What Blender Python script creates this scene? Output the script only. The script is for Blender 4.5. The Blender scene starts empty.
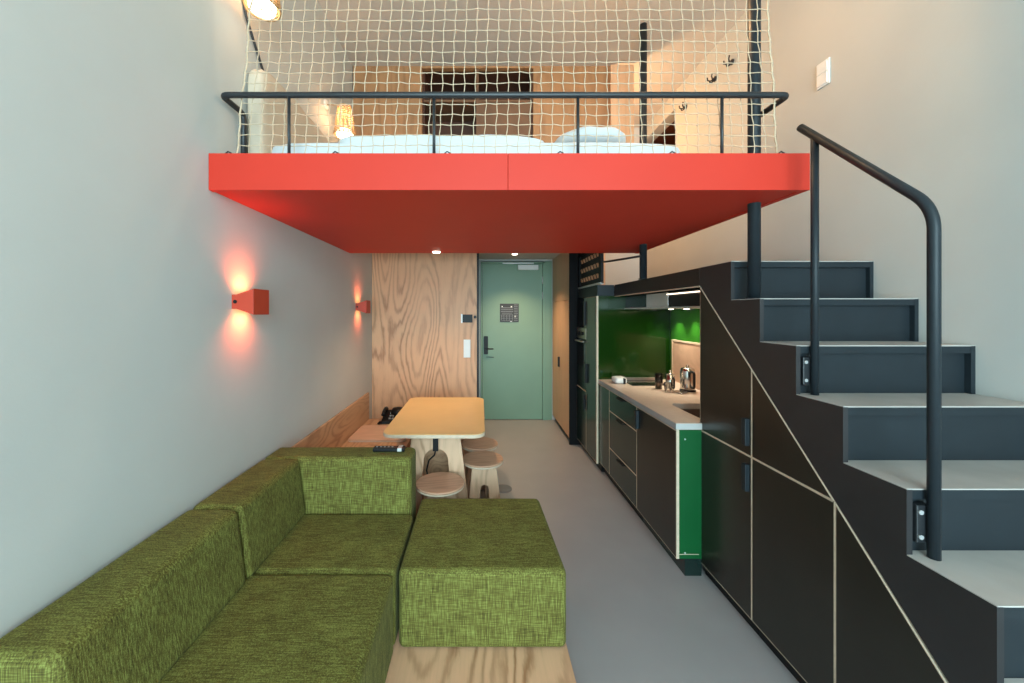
import bpy, bmesh, math, random
from mathutils import Vector, Matrix
random.seed(7)
PI = math.pi
SC = bpy.context.scene
COL = SC.collection

# ------------------------------------------------------------------ materials
def new_mat(name):
    m = bpy.data.materials.new(name); m.use_nodes = True
    nt = m.node_tree
    return m, nt, nt.nodes['Principled BSDF']

def ramp(nt, stops):
    r = nt.nodes.new('ShaderNodeValToRGB'); e = r.color_ramp.elements
    e[0].position, e[0].color = stops[0][0], (*stops[0][1], 1)
    e[1].position, e[1].color = stops[-1][0], (*stops[-1][1], 1)
    for p, c in stops[1:-1]:
        n = e.new(p); n.color = (*c, 1)
    return r

def mapping(nt, scale, rot=(0, 0, 0)):
    tc = nt.nodes.new('ShaderNodeTexCoord'); mp = nt.nodes.new('ShaderNodeMapping')
    mp.inputs['Scale'].default_value = scale
    mp.inputs['Rotation'].default_value = rot
    nt.links.new(tc.outputs['Object'], mp.inputs['Vector'])
    return mp

def noise(nt, vec, scale, detail=2, rough=.5):
    n = nt.nodes.new('ShaderNodeTexNoise')
    n.inputs['Scale'].default_value = scale; n.inputs['Detail'].default_value = detail
    n.inputs['Roughness'].default_value = rough
    if vec is not None: nt.links.new(vec, n.inputs['Vector'])
    return n

def math_node(nt, op, a, b=None):
    n = nt.nodes.new('ShaderNodeMath'); n.operation = op
    for i, v in enumerate((a, b)):
        if v is None: continue
        if isinstance(v, (int, float)): n.inputs[i].default_value = v
        else: nt.links.new(v, n.inputs[i])
    return n.outputs[0]

def bump(nt, bs, h, strength, dist=.002):
    b = nt.nodes.new('ShaderNodeBump'); b.inputs['Strength'].default_value = strength
    b.inputs['Distance'].default_value = dist
    nt.links.new(h, b.inputs['Height']); nt.links.new(b.outputs[0], bs.inputs['Normal'])

def paint(name, col, rough=.5, var=.06, scale=6, bmp=0, metal=0, spec=.5, bscale=250):
    m, nt, bs = new_mat(name)
    mp = mapping(nt, (1, 1, 1))
    n = noise(nt, mp.outputs[0], scale, 4)
    lo = tuple(c * (1 - var) for c in col); hi = tuple(min(1, c * (1 + var)) for c in col)
    r = ramp(nt, [(.3, lo), (.7, hi)])
    nt.links.new(n.outputs['Fac'], r.inputs[0]); nt.links.new(r.outputs[0], bs.inputs['Base Color'])
    bs.inputs['Roughness'].default_value = rough; bs.inputs['Metallic'].default_value = metal
    bs.inputs['Specular IOR Level'].default_value = spec
    if bmp:
        n2 = noise(nt, mp.outputs[0], bscale, 3); bump(nt, bs, n2.outputs['Fac'], bmp)
    return m

def plywood(name, base, dark, scale=(1, 1, 1), rings=9, rough=.5, line=.5, detail=1.2):
    """rotary-cut veneer: contour lines of a smooth stretched noise field"""
    m, nt, bs = new_mat(name)
    f = noise(nt, mapping(nt, scale).outputs[0], 1.0, detail, .35)
    j = noise(nt, mapping(nt, tuple(c * 9 for c in scale)).outputs[0], 1.0, 3, .6)
    ph = math_node(nt, 'ADD', f.outputs['Fac'], math_node(nt, 'MULTIPLY', j.outputs['Fac'], .05))
    s = math_node(nt, 'SINE', math_node(nt, 'MULTIPLY', ph, rings * 2 * PI))
    s = math_node(nt, 'ADD', math_node(nt, 'MULTIPLY', s, .5), .5)
    s = math_node(nt, 'POWER', s, 2.2)
    amp = noise(nt, mapping(nt, tuple(c * 1.7 for c in scale)).outputs[0], 1.0, 2)
    a2 = math_node(nt, 'MULTIPLY', math_node(nt, 'SUBTRACT', amp.outputs['Fac'], .2), 1.6)
    s = math_node(nt, 'MULTIPLY', s, a2)
    mx = max(scale)
    fs = tuple(110 if c > mx * .5 else 6 for c in scale)
    g = noise(nt, mapping(nt, fs).outputs[0], 1.0, 3, .6)
    tot = math_node(nt, 'ADD', math_node(nt, 'MULTIPLY', s, line), math_node(nt, 'MULTIPLY', g.outputs['Fac'], .35))
    mid = tuple((a * .62 + b * .38) for a, b in zip(base, dark))
    r = ramp(nt, [(.08, tuple(min(1, c * 1.12) for c in base)), (.3, base), (.55, mid), (.9, dark)])
    nt.links.new(tot, r.inputs[0]); nt.links.new(r.outputs[0], bs.inputs['Base Color'])
    bs.inputs['Roughness'].default_value = rough
    bump(nt, bs, g.outputs['Fac'], .06)
    return m

def fabric(name, dark, mid, light):
    m, nt, bs = new_mat(name)
    a = noise(nt, mapping(nt, (10, 170, 170)).outputs[0], 1.6, 3, .6)
    b = noise(nt, mapping(nt, (170, 170, 9)).outputs[0], 1.6, 3, .6)
    c = noise(nt, mapping(nt, (1, 1, 1)).outputs[0], 9, 3, .6)
    v = math_node(nt, 'ADD', math_node(nt, 'MULTIPLY', a.outputs['Fac'], .38), math_node(nt, 'MULTIPLY', b.outputs['Fac'], .52))
    v = math_node(nt, 'ADD', v, math_node(nt, 'MULTIPLY', c.outputs['Fac'], .12))
    r = ramp(nt, [(.38, dark), (.51, mid), (.64, light)])
    nt.links.new(v, r.inputs[0]); nt.links.new(r.outputs[0], bs.inputs['Base Color'])
    bs.inputs['Roughness'].default_value = .85
    bs.inputs['Specular IOR Level'].default_value = .1
    bs.inputs['Sheen Weight'].default_value = .04
    bs.inputs['Sheen Roughness'].default_value = .4
    bs.inputs['Sheen Tint'].default_value = (.75, .95, .7, 1)
    bump(nt, bs, v, .6, .004)
    return m

def emit(name, col, strength):
    m, nt, bs = new_mat(name)
    bs.inputs['Base Color'].default_value = (*col, 1)
    bs.inputs['Emission Color'].default_value = (*col, 1)
    bs.inputs['Emission Strength'].default_value = strength
    return m

def glass(name, col=(1, 1, 1), rough=0.02):
    m, nt, bs = new_mat(name)
    bs.inputs['Base Color'].default_value = (*col, 1); bs.inputs['Roughness'].default_value = rough
    bs.inputs['Transmission Weight'].default_value = 1; bs.inputs['IOR'].default_value = 1.3
    return m

M = {}
M['wall'] = paint('wall_paint', (.52, .52, .49), .65, .03, 2.5, .12, bscale=120)
M['ceil'] = paint('ceiling_paint', (.55, .50, .45), .7, .03, 2.5, .08)
M['floor'] = paint('vinyl_floor', (.35, .325, .32), .33, .04, 3, .02)
M['ply_wall'] = plywood('plywood_wall', (.61, .325, .175), (.29, .125, .055), (2.6, 2.6, .5), 19, .5, .75)
M['ply_up'] = plywood('plywood_loft', (.36, .18, .078), (.20, .085, .033), (5, 5, .6), 8, .5)
M['ply_x'] = plywood('plywood_flat', (.55, .34, .20), (.30, .15, .08), (.8, 4.0, 4.0), 8, .5)
M['ply_y'] = plywood('plywood_along', (.50, .30, .17), (.26, .12, .06), (4.5, .9, 4.5), 13, .5, .75)
M['ply_base'] = plywood('plywood_platform', (.68, .39, .235), (.35, .16, .075), (3.4, .8, 3.4), 13, .5, .85)
M['ply_z'] = plywood('plywood_upright', (.63, .40, .255), (.34, .18, .09), (6, 6, .9), 11, .5, .75)
M['ply_seat'] = plywood('plywood_seat', (.53, .305, .195), (.28, .14, .08), (1.6, 9.0, 5.0), 7, .45)
M['closet'] = plywood('closet_veneer', (.64, .375, .215), (.49, .26, .135), (9, 9, .6), 6, .5, .35)
M['pad'] = plywood('pad_veneer', (.58, .38, .27), (.48, .28, .18), (2, 5, 5), 5, .5, .3)
M['birch'] = paint('birch_edge', (.62, .49, .36), .5, .08, 40)
M['red'] = paint('red_lacquer', (.55, .030, .014), .55, .03, 3, spec=.3)
M['red_s'] = paint('red_metal', (.50, .045, .018), .45, .03, 10)
M['black'] = paint('black_steel', (.016, .018, .021), .42, .1, 20)
M['steel'] = paint('stair_steel', (.014, .020, .025), .45, .08, 12, .04, spec=.3)
M['strg'] = paint('stringer_steel', (.020, .019, .021), .45, .1, 12, .05)
M['tread'] = paint('grey_tread', (.43, .40, .37), .45, .12, 5, .04)
M['cab'] = paint('dark_laminate', (.017, .0150, .0112), .3, .12, 8)
M['cab2'] = paint('dark_green_laminate', (.009, .021, .018), .22, .12, 8)
M['beam'] = paint('dark_brown_beam', (.018, .013, .012), .45, .1, 10)
M['green'] = paint('green_lacquer', (.006, .030, .003), .12, .05, 4)
M['green_rear'] = paint('green_rear', (.022, .13, .010), .16, .05, 4)
M['green_end'] = paint('green_end_panel', (.002, .082, .020), .35, .06, 4)
M['door'] = paint('sage_door', (.185, .305, .205), .45, .03, 3)
M['worktop'] = paint('worktop', (.56, .44, .36), .4, .05, 30)
M['sink'] = paint('brown_sink', (.09, .055, .04), .4, .1, 12)
M['mustard'] = paint('mustard_top', (.75, .50, .21), .38, .03, 6)
M['white'] = paint('white_plastic', (.78, .78, .76), .4, .02, 10)
M['sheet'] = paint('white_linen', (.62, .645, .66), .85, .04, 8, .3, bscale=14)
M['cream'] = paint('cream_cushion', (.56, .46, .35), .85, .06, 6, .5, bscale=18)
M['rope'] = paint('cream_rope', (.55, .42, .29), .8, .12, 60)
M['wicker'] = paint('wicker', (.42, .26, .12), .7, .35, 90)
M['chrome'] = paint('stainless', (.62, .60, .57), .18, .04, 10, metal=1)
M['brush'] = paint('brushed_steel', (.55, .52, .48), .32, .06, 20, metal=1)
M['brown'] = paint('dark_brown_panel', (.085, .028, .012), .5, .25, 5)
M['brown2'] = paint('mid_brown_panel', (.16, .075, .035), .5, .2, 5)
M['dark'] = paint('dark_void', (.02, .014, .011), .7, .2, 5)
M['blackp'] = paint('black_plastic', (.007, .007, .008), .45, .1, 10, spec=.25)
M['bglass'] = paint('black_glass', (.008, .009, .010), .08, .05, 5)
M['grey'] = paint('grey_plastic', (.33, .33, .33), .5, .05, 10)
M['silver'] = paint('silver_grey', (.62, .62, .60), .35, .05, 10, metal=.4)
M['void'] = paint('matt_black', (.005, .005, .006), .7, .1, 10, spec=.15)
M['socket'] = paint('socket_grey', (.17, .165, .17), .45, .08, 10)
M['sign'] = paint('sign_dark', (.03, .032, .034), .5, .1, 10)
M['sign2'] = paint('sign_grey', (.15, .155, .16), .5, .2, 60)
M['fabric'] = fabric('olive_chenille', (.050, .041, .013), (.130, .118, .027), (.25, .275, .072))
M['glass'] = glass('clear_glass')
M['smoke'] = glass('smoked_glass', (.25, .2, .17), .05)
M['pane'] = glass('window_pane')
M['bulb'] = emit('warm_bulb', (1, .86, .64), 6)
M['sconce_glow'] = emit('sconce_glow', (1, .42, .10), 3.5)
M['spot_glow'] = emit('downlight_glow', (1, .86, .66), 8)
M['led'] = emit('led_strip', (1, .85, .66), 2.2)
M['spot_hood'] = emit('hood_spot', (1, .95, .8), 6)

# ------------------------------------------------------------------ mesh builder
class MB:
    def __init__(self): self.bm = bmesh.new()
    def box(self, x0, x1, y0, y1, z0, z1):
        return self.hexa([(x0, y0, z0), (x1, y0, z0), (x1, y1, z0), (x0, y1, z0)],
                         [(x0, y0, z1), (x1, y0, z1), (x1, y1, z1), (x0, y1, z1)])
    def hexa(self, a, b):
        return self.loft([a, b])
    def loft(self, rings, caps=True, smooth=False):
        vs = [[self.bm.verts.new(p) for p in r] for r in rings]
        n = len(rings[0])
        for i in range(len(vs) - 1):
            for j in range(n):
                f = self.bm.faces.new((vs[i][j], vs[i][(j + 1) % n], vs[i + 1][(j + 1) % n], vs[i + 1][j])); f.smooth = smooth
        if caps:
            self.bm.faces.new(vs[0][::-1]); self.bm.faces.new(vs[-1])
        return self
    def prism(self, pts, axis, a, b):
        def P(u, v, w):
            return {'x': (w, u, v), 'y': (u, w, v), 'z': (u, v, w)}[axis]
        return self.loft([[P(u, v, a) for u, v in pts], [P(u, v, b) for u, v in pts]])
    def tube(self, pts, r, n=10, closed=False, smooth=True):
        pts = [Vector(p) for p in pts]
        rs = r if isinstance(r, (list, tuple)) else [r] * len(pts)
        rings = []; up = None
        for i, p in enumerate(pts):
            a = pts[max(0, i - 1)]; b = pts[min(len(pts) - 1, i + 1)]
            t = (b - a).normalized()
            if up is None:
                up = Vector((0, 0, 1)) if abs(t.z) < .9 else Vector((1, 0, 0))
            u = (up - t * up.dot(t)).normalized(); up = u
            w = t.cross(u)
            rings.append([p + (u * math.cos(2 * PI * k / n) + w * math.sin(2 * PI * k / n)) * rs[i] for k in range(n)])
        return self.loft(rings, smooth=smooth)
    def lathe(self, c, prof, n=32, axis='z', smooth=True):
        c = Vector(c); rings = []
        for r, h in prof:
            ring = []
            for k in range(n):
                a = 2 * PI * k / n
                u, v = r * math.cos(a), r * math.sin(a)
                ring.append(c + Vector({'z': (u, v, h), 'x': (h, u, v), 'y': (u, h, v)}[axis]))
            rings.append(ring)
        return self.loft(rings, smooth=smooth)
    def build(self, name, mat, parent=None, bevel=0, seg=2, sub=0):
        bm = self.bm
        bmesh.ops.recalc_face_normals(bm, faces=bm.faces)
        off = parent_origin(parent)
        if off.length: bmesh.ops.translate(bm, verts=bm.verts, vec=-off)
        me = bpy.data.meshes.new(name); bm.to_mesh(me); bm.free()
        o = bpy.data.objects.new(name, me); COL.objects.link(o)
        me.materials.append(mat)
        if parent is not None: o.parent = parent
        if bevel:
            b = o.modifiers.new('bevel', 'BEVEL'); b.width = bevel; b.segments = seg; b.limit_method = 'ANGLE'; b.angle_limit = .6
            if seg > 2:
                for p in me.polygons: p.use_smooth = True
                b.harden_normals = True
        if sub:
            s = o.modifiers.new('sub', 'SUBSURF'); s.levels = s.render_levels = sub
        return o

def parent_origin(p):
    v = Vector((0, 0, 0))
    while p is not None:
        v += p.location; p = p.parent
    return v

def thing(name, label, cat, loc, group=None):
    o = bpy.data.objects.new(name, None); COL.objects.link(o)
    o.location = loc; o.empty_display_size = .1
    o['label'] = label; o['category'] = cat
    if group: o['group'] = group
    return o
def tag(o, label, cat, group=None, kind=None):
    o['label'] = label; o['category'] = cat
    if group: o['group'] = group
    if kind: o['kind'] = kind
    return o
def struct(o):
    o['kind'] = 'structure'; return o
def center(o):
    """put a single-mesh thing's origin at its base centre"""
    me = o.data; xs = [v.co for v in me.vertices]
    c = Vector(((min(v.x for v in xs) + max(v.x for v in xs)) / 2, (min(v.y for v in xs) + max(v.y for v in xs)) / 2, min(v.z for v in xs)))
    me.transform(Matrix.Translation(-c)); o.location = c
    return o
def copy_tree(o, parent=None):
    c = o.copy(); COL.objects.link(c)
    if parent is not None: c.parent = parent
    for ch in list(o.children): copy_tree(ch, c)
    return c
def rrect(x0, x1, y0, y1, r, n=6):
    pts = []
    for cx, cy, a0 in ((x1 - r, y1 - r, 0), (x0 + r, y1 - r, 90), (x0 + r, y0 + r, 180), (x1 - r, y0 + r, 270)):
        for k in range(n + 1):
            a = math.radians(a0 + 90 * k / n); pts.append((cx + r * math.cos(a), cy + r * math.sin(a)))
    return pts
def inset(poly, d):
    n = len(poly); out = []
    area = sum(poly[i][0] * poly[(i + 1) % n][1] - poly[(i + 1) % n][0] * poly[i][1] for i in range(n))
    s = 1 if area > 0 else -1
    for i in range(n):
        p0, p1, p2 = Vector(poly[i - 1]), Vector(poly[i]), Vector(poly[(i + 1) % n])
        e1 = (p1 - p0).normalized(); e2 = (p2 - p1).normalized()
        n1 = Vector((-e1.y, e1.x)) * s; n2 = Vector((-e2.y, e2.x)) * s
        b = (n1 + n2); b = b / max(.15, b.dot(n1))
        out.append(tuple(p1 + b * d))
    return out
def arc(c, r, a0, a1, n=8):
    return [(c[0] + r * math.cos(math.radians(a0 + (a1 - a0) * k / n)), c[1] + r * math.sin(math.radians(a0 + (a1 - a0) * k / n))) for k in range(n + 1)]
def fillet(pts, r, n=6):
    """round the inner corners of a 3D polyline"""
    pts = [Vector(p) for p in pts]; out = [pts[0]]
    for i in range(1, len(pts) - 1):
        a, b, c = pts[i - 1], pts[i], pts[i + 1]
        u, v = (a - b).normalized(), (c - b).normalized()
        p, q = b + u * r, b + v * r
        for k in range(n + 1):
            t = k / n; out.append(p * (1 - t) ** 2 + b * 2 * t * (1 - t) + q * t ** 2)
    out.append(pts[-1]); return out

# ------------------------------------------------------------------ room numbers
H = 1.545                       # eye height
XL, XR = -1.20, 2.04            # left and right wall
YF, YB = -3.2, 5.45             # window wall, entrance wall
ZC = 3.85                       # high ceiling
LOFT_Y0, LOFT_Y1, LOFT_X1 = 1.676, 3.5, 1.456
LOFT_Z0, LOFT_Z1 = 2.083, 2.246
PANEL_Y, NOOK_Z = 4.22, 2.30
UP_Y = 3.56                     # upstairs wooden back wall

# shell
struct(MB().box(XL - .1, XR + .1, YF - .1, YB + .2, -.1, 0).build('floor', M['floor']))
struct(MB().box(XL - .1, XR + .1, YF - .1, YB + .2, ZC, ZC + .1).build('ceiling', M['ceil']))
struct(MB().box(XL - .12, XL, YF - .1, YB + .2, 0, ZC).build('wall_left', M['wall']))
# right wall with a dark doorway high at the gallery
m = MB()
m.box(XR, XR + .12, YF - .1, 3.97, 0, ZC); m.box(XR, XR + .12, 3.97, 4.9, 0, 2.3)
m.box(XR, XR + .12, 3.97, 4.9, 3.67, ZC); m.box(XR, XR + .12, 4.9, YB + .2, 0, ZC)
struct(m.build('wall_right', M['wall']))
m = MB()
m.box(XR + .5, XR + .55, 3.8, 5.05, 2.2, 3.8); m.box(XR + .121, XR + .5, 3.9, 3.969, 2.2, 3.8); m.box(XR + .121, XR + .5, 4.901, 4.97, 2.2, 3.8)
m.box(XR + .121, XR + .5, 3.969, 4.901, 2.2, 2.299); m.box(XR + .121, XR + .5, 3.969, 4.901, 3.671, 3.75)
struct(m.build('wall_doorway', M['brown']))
# window wall behind the viewer
m = MB()
m.box(XL, -.95, YF - .1, YF, 0, ZC); m.box(1.8, XR, YF - .1, YF, 0, ZC)
m.box(-.95, 1.8, YF - .1, YF, 0, .12); m.box(-.95, 1.8, YF - .1, YF, 3.6, ZC)
struct(m.build('wall_front', M['wall']))
wf = MB()
for x in (-.95, .40, 1.74): wf.box(x, x + .06, YF - .08, YF - .02, .12, 3.6)
for z in (.12, 2.3, 3.54): wf.box(-.95, 1.8, YF - .08, YF - .02, z, z + .06)
w = struct(wf.build('window_1', M['blackp']))
# plywood wall of the bathroom box, entrance wall and its lowered ceiling
struct(MB().box(XL, -.035, PANEL_Y, YB, 0, NOOK_Z).build('wall_back', M['ply_wall']))
struct(MB().box(-.035, -.015, PANEL_Y - .004, YB, 0, NOOK_Z).build('trim_1', M['blackp']))
m = MB()
m.box(-.015, .01, YB, YB + .12, 0, NOOK_Z); m.box(1.03, XR, YB, YB + .12, 0, NOOK_Z + .2)
m.box(.01, 1.03, YB, YB + .12, 2.275, NOOK_Z + .2)
struct(m.build('wall_entrance', M['wall']))
struct(MB().box(XL, 1.16, LOFT_Y1, YB + .12, NOOK_Z, NOOK_Z + .1).build('ceiling_entrance', M['ceil']))
struct(MB().box(1.3, XR, 4.75, 4.85, 1.82, ZC).build('wall_gallery', M['wall']))
struct(MB().box(1.50, 1.56, 4.73, 4.75, 1.82, 2.6).build('trim_2', M['ply_z']))
# upstairs timber back wall with a dark opening
OX0, OX1, OZ1 = -.545, .50, H + 2.285
m = MB()
m.box(-1.19, OX0, UP_Y, UP_Y + .05, LOFT_Z1, ZC); m.box(OX1, 1.24, UP_Y, UP_Y + .05, LOFT_Z1, ZC)
m.box(OX0, OX1, UP_Y, UP_Y + .05, OZ1, ZC)
struct(m.build('wall_loft', M['ply_up']))
niche = thing('wardrobe_niche', 'dark brown built-in wardrobe niche in the timber wall behind the bed', 'wardrobe', (0, UP_Y + .06, LOFT_Z1 + .06))
MB().box(OX0, OX1, UP_Y + .40, UP_Y + .42, LOFT_Z1 + .06, OZ1).build('back_panel', M['brown'], niche)
for x in (OX0, OX1 - .02): MB().box(x, x + .02, UP_Y + .052, UP_Y + .40, LOFT_Z1 + .06, OZ1).build('side_panel', M['brown'], niche)
MB().box(-.035, -.012, UP_Y + .01, UP_Y + .40, LOFT_Z1 + .06, OZ1).build('divider', M['brown2'], niche)
MB().box(OX0 + .02, OX1 - .02, UP_Y + .02, UP_Y + .39, H + 1.98, H + 2.0).build('shelf', M['brown2'], niche)
MB().box(-.012, OX1 - .02, UP_Y + .03, UP_Y + .05, LOFT_Z1 + .06, H + 1.98).build('door', M['brown2'], niche)
MB().box(OX0, OX1, UP_Y + .052, UP_Y + .40, OZ1, OZ1 + .015).build('top_panel', M['brown'], niche)

# ------------------------------------------------------------------ entrance door
d = struct(MB().box(.035, .895, YB - .005, YB + .045, .006, 2.235).build('door_1', M['door'], None, .003))
fr = MB()
fr.box(.01, .032, YB - .02, YB + .1, 0, 2.26); fr.box(.898, .93, YB - .02, YB + .1, 0, 2.26); fr.box(.01, .93, YB - .02, YB + .1, 2.238, 2.262)
fr.box(.93, 1.03, YB - .012, YB + .1, 0, 2.272)
struct(fr.build('trim_3', M['door'], None, .003))
lk = MB().prism(rrect(.055, .115, .94, 1.20, .012), 'y', YB - .022, YB - .005).build('lock_plate', M['blackp'], d, .002)
MB().tube([(.10, YB - .02, 1.02), (.10, YB - .055, 1.02), (.19, YB - .055, 1.02)], .009).build('handle', M['black'], lk)
MB().tube([(.09, YB - .006, .90), (.20, YB - .006, .895)], .004, 6).build('key_slot', M['black'], d)
cl = MB().box(.54, .83, YB - .06, YB - .005, 2.145, 2.215).build('door_closer', M['white'], d, .006)
MB().box(.32, .76, YB - .075, YB - .06, 2.228, 2.244).build('closer_arm', M['silver'], cl)
hg = MB()
for z in (2.0, 1.78): hg.lathe((.897, YB - .012, z), [(.008, -.05), (.008, .05)], 10)
hg.build('hinge', M['silver'], d)
# evacuation sign on the door (blocks of small print)
s = MB().box(.285, .555, YB - .012, YB - .0055, 1.40, 1.665).build('door_sign', M['sign'], None, .001)
center(s); tag(s, 'dark framed notice with blocks of small print on the green door', 'sign')
def sub(parent, name, mat, boxes):
    b = MB()
    for bb in boxes: b.box(*bb)
    return b.build(name, mat, parent)
ys, ye = YB - .0135, YB - .0118
sub(s, 'print_block', M['sign2'], [(.30, .475, ys, ye, 1.60, 1.612), (.30, .475, ys, ye, 1.575, 1.587), (.30, .475, ys, ye, 1.545, 1.560), (.31, .46, ys, ye, 1.522, 1.532)])
sub(s, 'side_panel', M['sign2'], [(.487, .54, ys, ye, z, z + .012) for z in [1.42 + .0245 * k for k in range(10)]])
sub(s, 'plan_drawing', M['grey'], [(.305, .47, ys, ye, z, z + .003) for z in (1.425, 1.455, 1.485, 1.505)] + [(x, x + .003, ys, ye, 1.425, 1.508) for x in (.305, .34, .38, .42, .467)])
for bb in [(.31, .325, ys, ye, 1.615, 1.632), (.44, .46, ys, ye, 1.612, 1.630), (.495, .51, ys, ye, 1.47, 1.49), (.43, .46, ys, ye, 1.405, 1.415)]: sub(s, 'pictogram', M['white'], [bb])

# thermostat, sensor and switch on the plywood wall
s90 = 380 / PANEL_Y
def onp(px): return (px - 480) / s90
def onz(py): return H - (py - 312) / s90
t = thing('thermostat', 'black thermostat with a white edge on the plywood wall by the door', 'thermostat', (onp(467), PANEL_Y, onz(322.5)))
MB().box(onp(461.3), onp(472.5), PANEL_Y - .014, PANEL_Y - .0001, onz(322.5), onz(314.5)).build('screen', M['blackp'], t, .002)
MB().box(onp(461), onp(462.6), PANEL_Y - .016, PANEL_Y - .001, onz(323), onz(314)).build('edge_strip', M['white'], t)
t = MB().lathe((onp(475), PANEL_Y - .001, onz(317)), [(.016, -.018), (.016, 0)], 16, 'y').build('wall_sensor', M['blackp'])
center(t); tag(t, 'small round black sensor between thermostat and black door trim', 'sensor')
def switch(name, label, org, boxes_plate, boxes_rock, mat=None):
    t = thing(name, label, 'switch', org)
    MB().box(*boxes_plate).build('plate', M['white'], t, .003)
    for b in boxes_rock: MB().box(*b).build('rocker', M['white'], t, .002)
    return t
zz0, zz1 = onz(357.5), onz(339.5); zm = (zz0 + zz1) / 2
switch('light_switch', 'white double light switch on the plywood wall below the thermostat', (onp(467), PANEL_Y, zz0),
       (onp(463.6), onp(470.4), PANEL_Y - .010, PANEL_Y - .001, zz0, zz1),
       [(onp(464.6), onp(469.4), PANEL_Y - .015, PANEL_Y - .009, zz0 + .012, zm - .006), (onp(464.6), onp(469.4), PANEL_Y - .015, PANEL_Y - .009, zm + .006, zz1 - .012)])
z0 = H + 1.41
switch('light_switch', 'white double light switch high on the stair wall above the handrail', (XR, 2.255, z0 - .07),
       (XR - .010, XR - .001, 2.21, 2.295, z0 - .075, z0 + .075),
       [(XR - .015, XR - .009, 2.22, 2.285, z0 - .065, z0 - .004), (XR - .015, XR - .009, 2.22, 2.285, z0 + .004, z0 + .065)])

# ------------------------------------------------------------------ loft platform
lf = thing('loft_platform', 'red lacquered sleeping loft spanning from the wall to the stair', 'loft', (0, LOFT_Y0, LOFT_Z0))
sx = 28 / 226.7
MB().box(XL + .002, sx - .0005, LOFT_Y0, LOFT_Y0 + .03, LOFT_Z0, LOFT_Z1).build('fascia_panel', M['red'], lf, .002)
MB().box(sx + .0005, LOFT_X1, LOFT_Y0, LOFT_Y0 + .03, LOFT_Z0, LOFT_Z1).build('fascia_panel', M['red'], lf, .002)
MB().box(LOFT_X1 - .03, LOFT_X1, LOFT_Y0 + .03, LOFT_Y1, LOFT_Z0, LOFT_Z1).build('side_panel', M['red'], lf, .002)
MB().box(XL + .002, LOFT_X1 - .03, LOFT_Y0 + .03, LOFT_Y1, LOFT_Z0 + .004, LOFT_Z0 + .022).build('soffit', M['red'], lf)
MB().box(XL + .002, LOFT_X1 - .03, LOFT_Y0 + .03, LOFT_Y1 + .6, LOFT_Z1 - .03, LOFT_Z1 - .001).build('deck', M['ply_x'], lf)
MB().box(LOFT_X1 - .03, LOFT_X1 + .0, LOFT_Y1, LOFT_Y1 + .6, LOFT_Z1 - .06, LOFT_Z1 - .001).build('edge_beam', M['black'], lf)
for px in (228, 335, 447, 560, 672, 781):
    x = (px - 480) / 222
    k = MB(); pts = [(x - .012, 1.712, LOFT_Z1), (x - .012, 1.712, LOFT_Z1 + .012), (x, 1.712, LOFT_Z1 + .022), (x + .014, 1.712, LOFT_Z1 + .015), (x + .014, 1.712, LOFT_Z1 + .005)]
    k.tube(pts, .0035, 6); k.build('net_hook', M['black'], lf)

# columns
def column(x, y, z0, z1, label, grp=None):
    t = thing('steel_column', label, 'column', (x, y, z0))
    MB().lathe((x, y, 0), [(.028, z0 + .006), (.028, z1)], 24).build('shaft', M['steel'], t)
    MB().lathe((x, y, 0), [(.038, z0), (.038, z0 + .006)], 24).build('base_plate', M['steel'], t)
STEP, TR, Y9, SX0 = .2007, .2025, 1.968, 1.30
column(1.371, 1.90, 8 * STEP + .0035, ZC - .001, 'round black steel column standing on a stair tread through the red loft')
column(1.31, 3.05, 9 * STEP + .001, ZC - .001, 'round black steel column behind, standing on the beam above the kitchen')

# bed rail
rl = thing('bed_rail', 'black tubular guard rail along the front edge of the loft', 'railing', (0, 1.72, LOFT_Z1))
RZ, RY = H + .982, 1.72
pts = fillet([(-1.115, 1.88, LOFT_Z1), (-1.115, 1.88, RZ - .03), (-1.115, 1.86, RZ), (-1.168, RY, RZ), (1.40, RY, RZ), (1.398, 1.885, RZ - .0)], .02)
pts = fillet([(-1.172, 1.885, LOFT_Z1), (-1.172, 1.885, RZ), (-1.172, RY, RZ), (1.398, RY, RZ), (1.398, 1.90, RZ)], .035)
MB().tube(pts, .0135, 10).build('top_rail', M['black'], rl)
for px in (289, 434, 578, 722):
    x = (px - 480) / 221
    MB().tube([(x, RY, LOFT_Z1), (x, RY, RZ)], .007, 8).build('post', M['black'], rl)

# rope net
def net():
    b = MB(); NY = 1.742; cx, cz = .0502, .0478
    nx, nz = 48, 34
    def P(i, j):
        z = LOFT_Z1 + .012 + j * cz
        f = min(1, j / 15.)
        xl = -1.115 + .07 * f; xr = 1.362 - .045 * f
        x = xl + (xr - xl) * i / nx
        sag = .002 * math.sin(i * 1.7 + j * .9) + .003 * math.sin(i * .31 - j * .6)
        wob = .0018 * (1 if (i + j) % 2 else -1)
        return Vector((x + wob + .002 * math.sin(j * .8 + i * .15), NY + sag, min(ZC - .004, z + wob * .8 + .002 * math.sin(i * .5 + j * .2))))
    R = .0021
    for i in range(nx + 1):
        pp = []
        for j in range(nz):
            p = P(i, j); pp += [p + Vector((0, 0, -.006)), p + Vector((0, 0, .006))]
        b.tube(pp, R if 0 < i < nx else .0042, 5)
    for j in range(nz):
        pp = []
        for i in range(nx + 1):
            p = P(i, j); pp += [p + Vector((-.006, -.002, -.001)), p + Vector((.006, -.002, .001))]
        b.tube(pp, R if j else .004, 5)
    o = b.build('rope_net', M['rope'])
    c = Vector((0, 1.742, LOFT_Z1)); o.data.transform(Matrix.Translation(-c)); o.location = c
    return tag(o, 'knotted cream rope safety net hanging behind the bed rail', 'net')
net()

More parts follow.
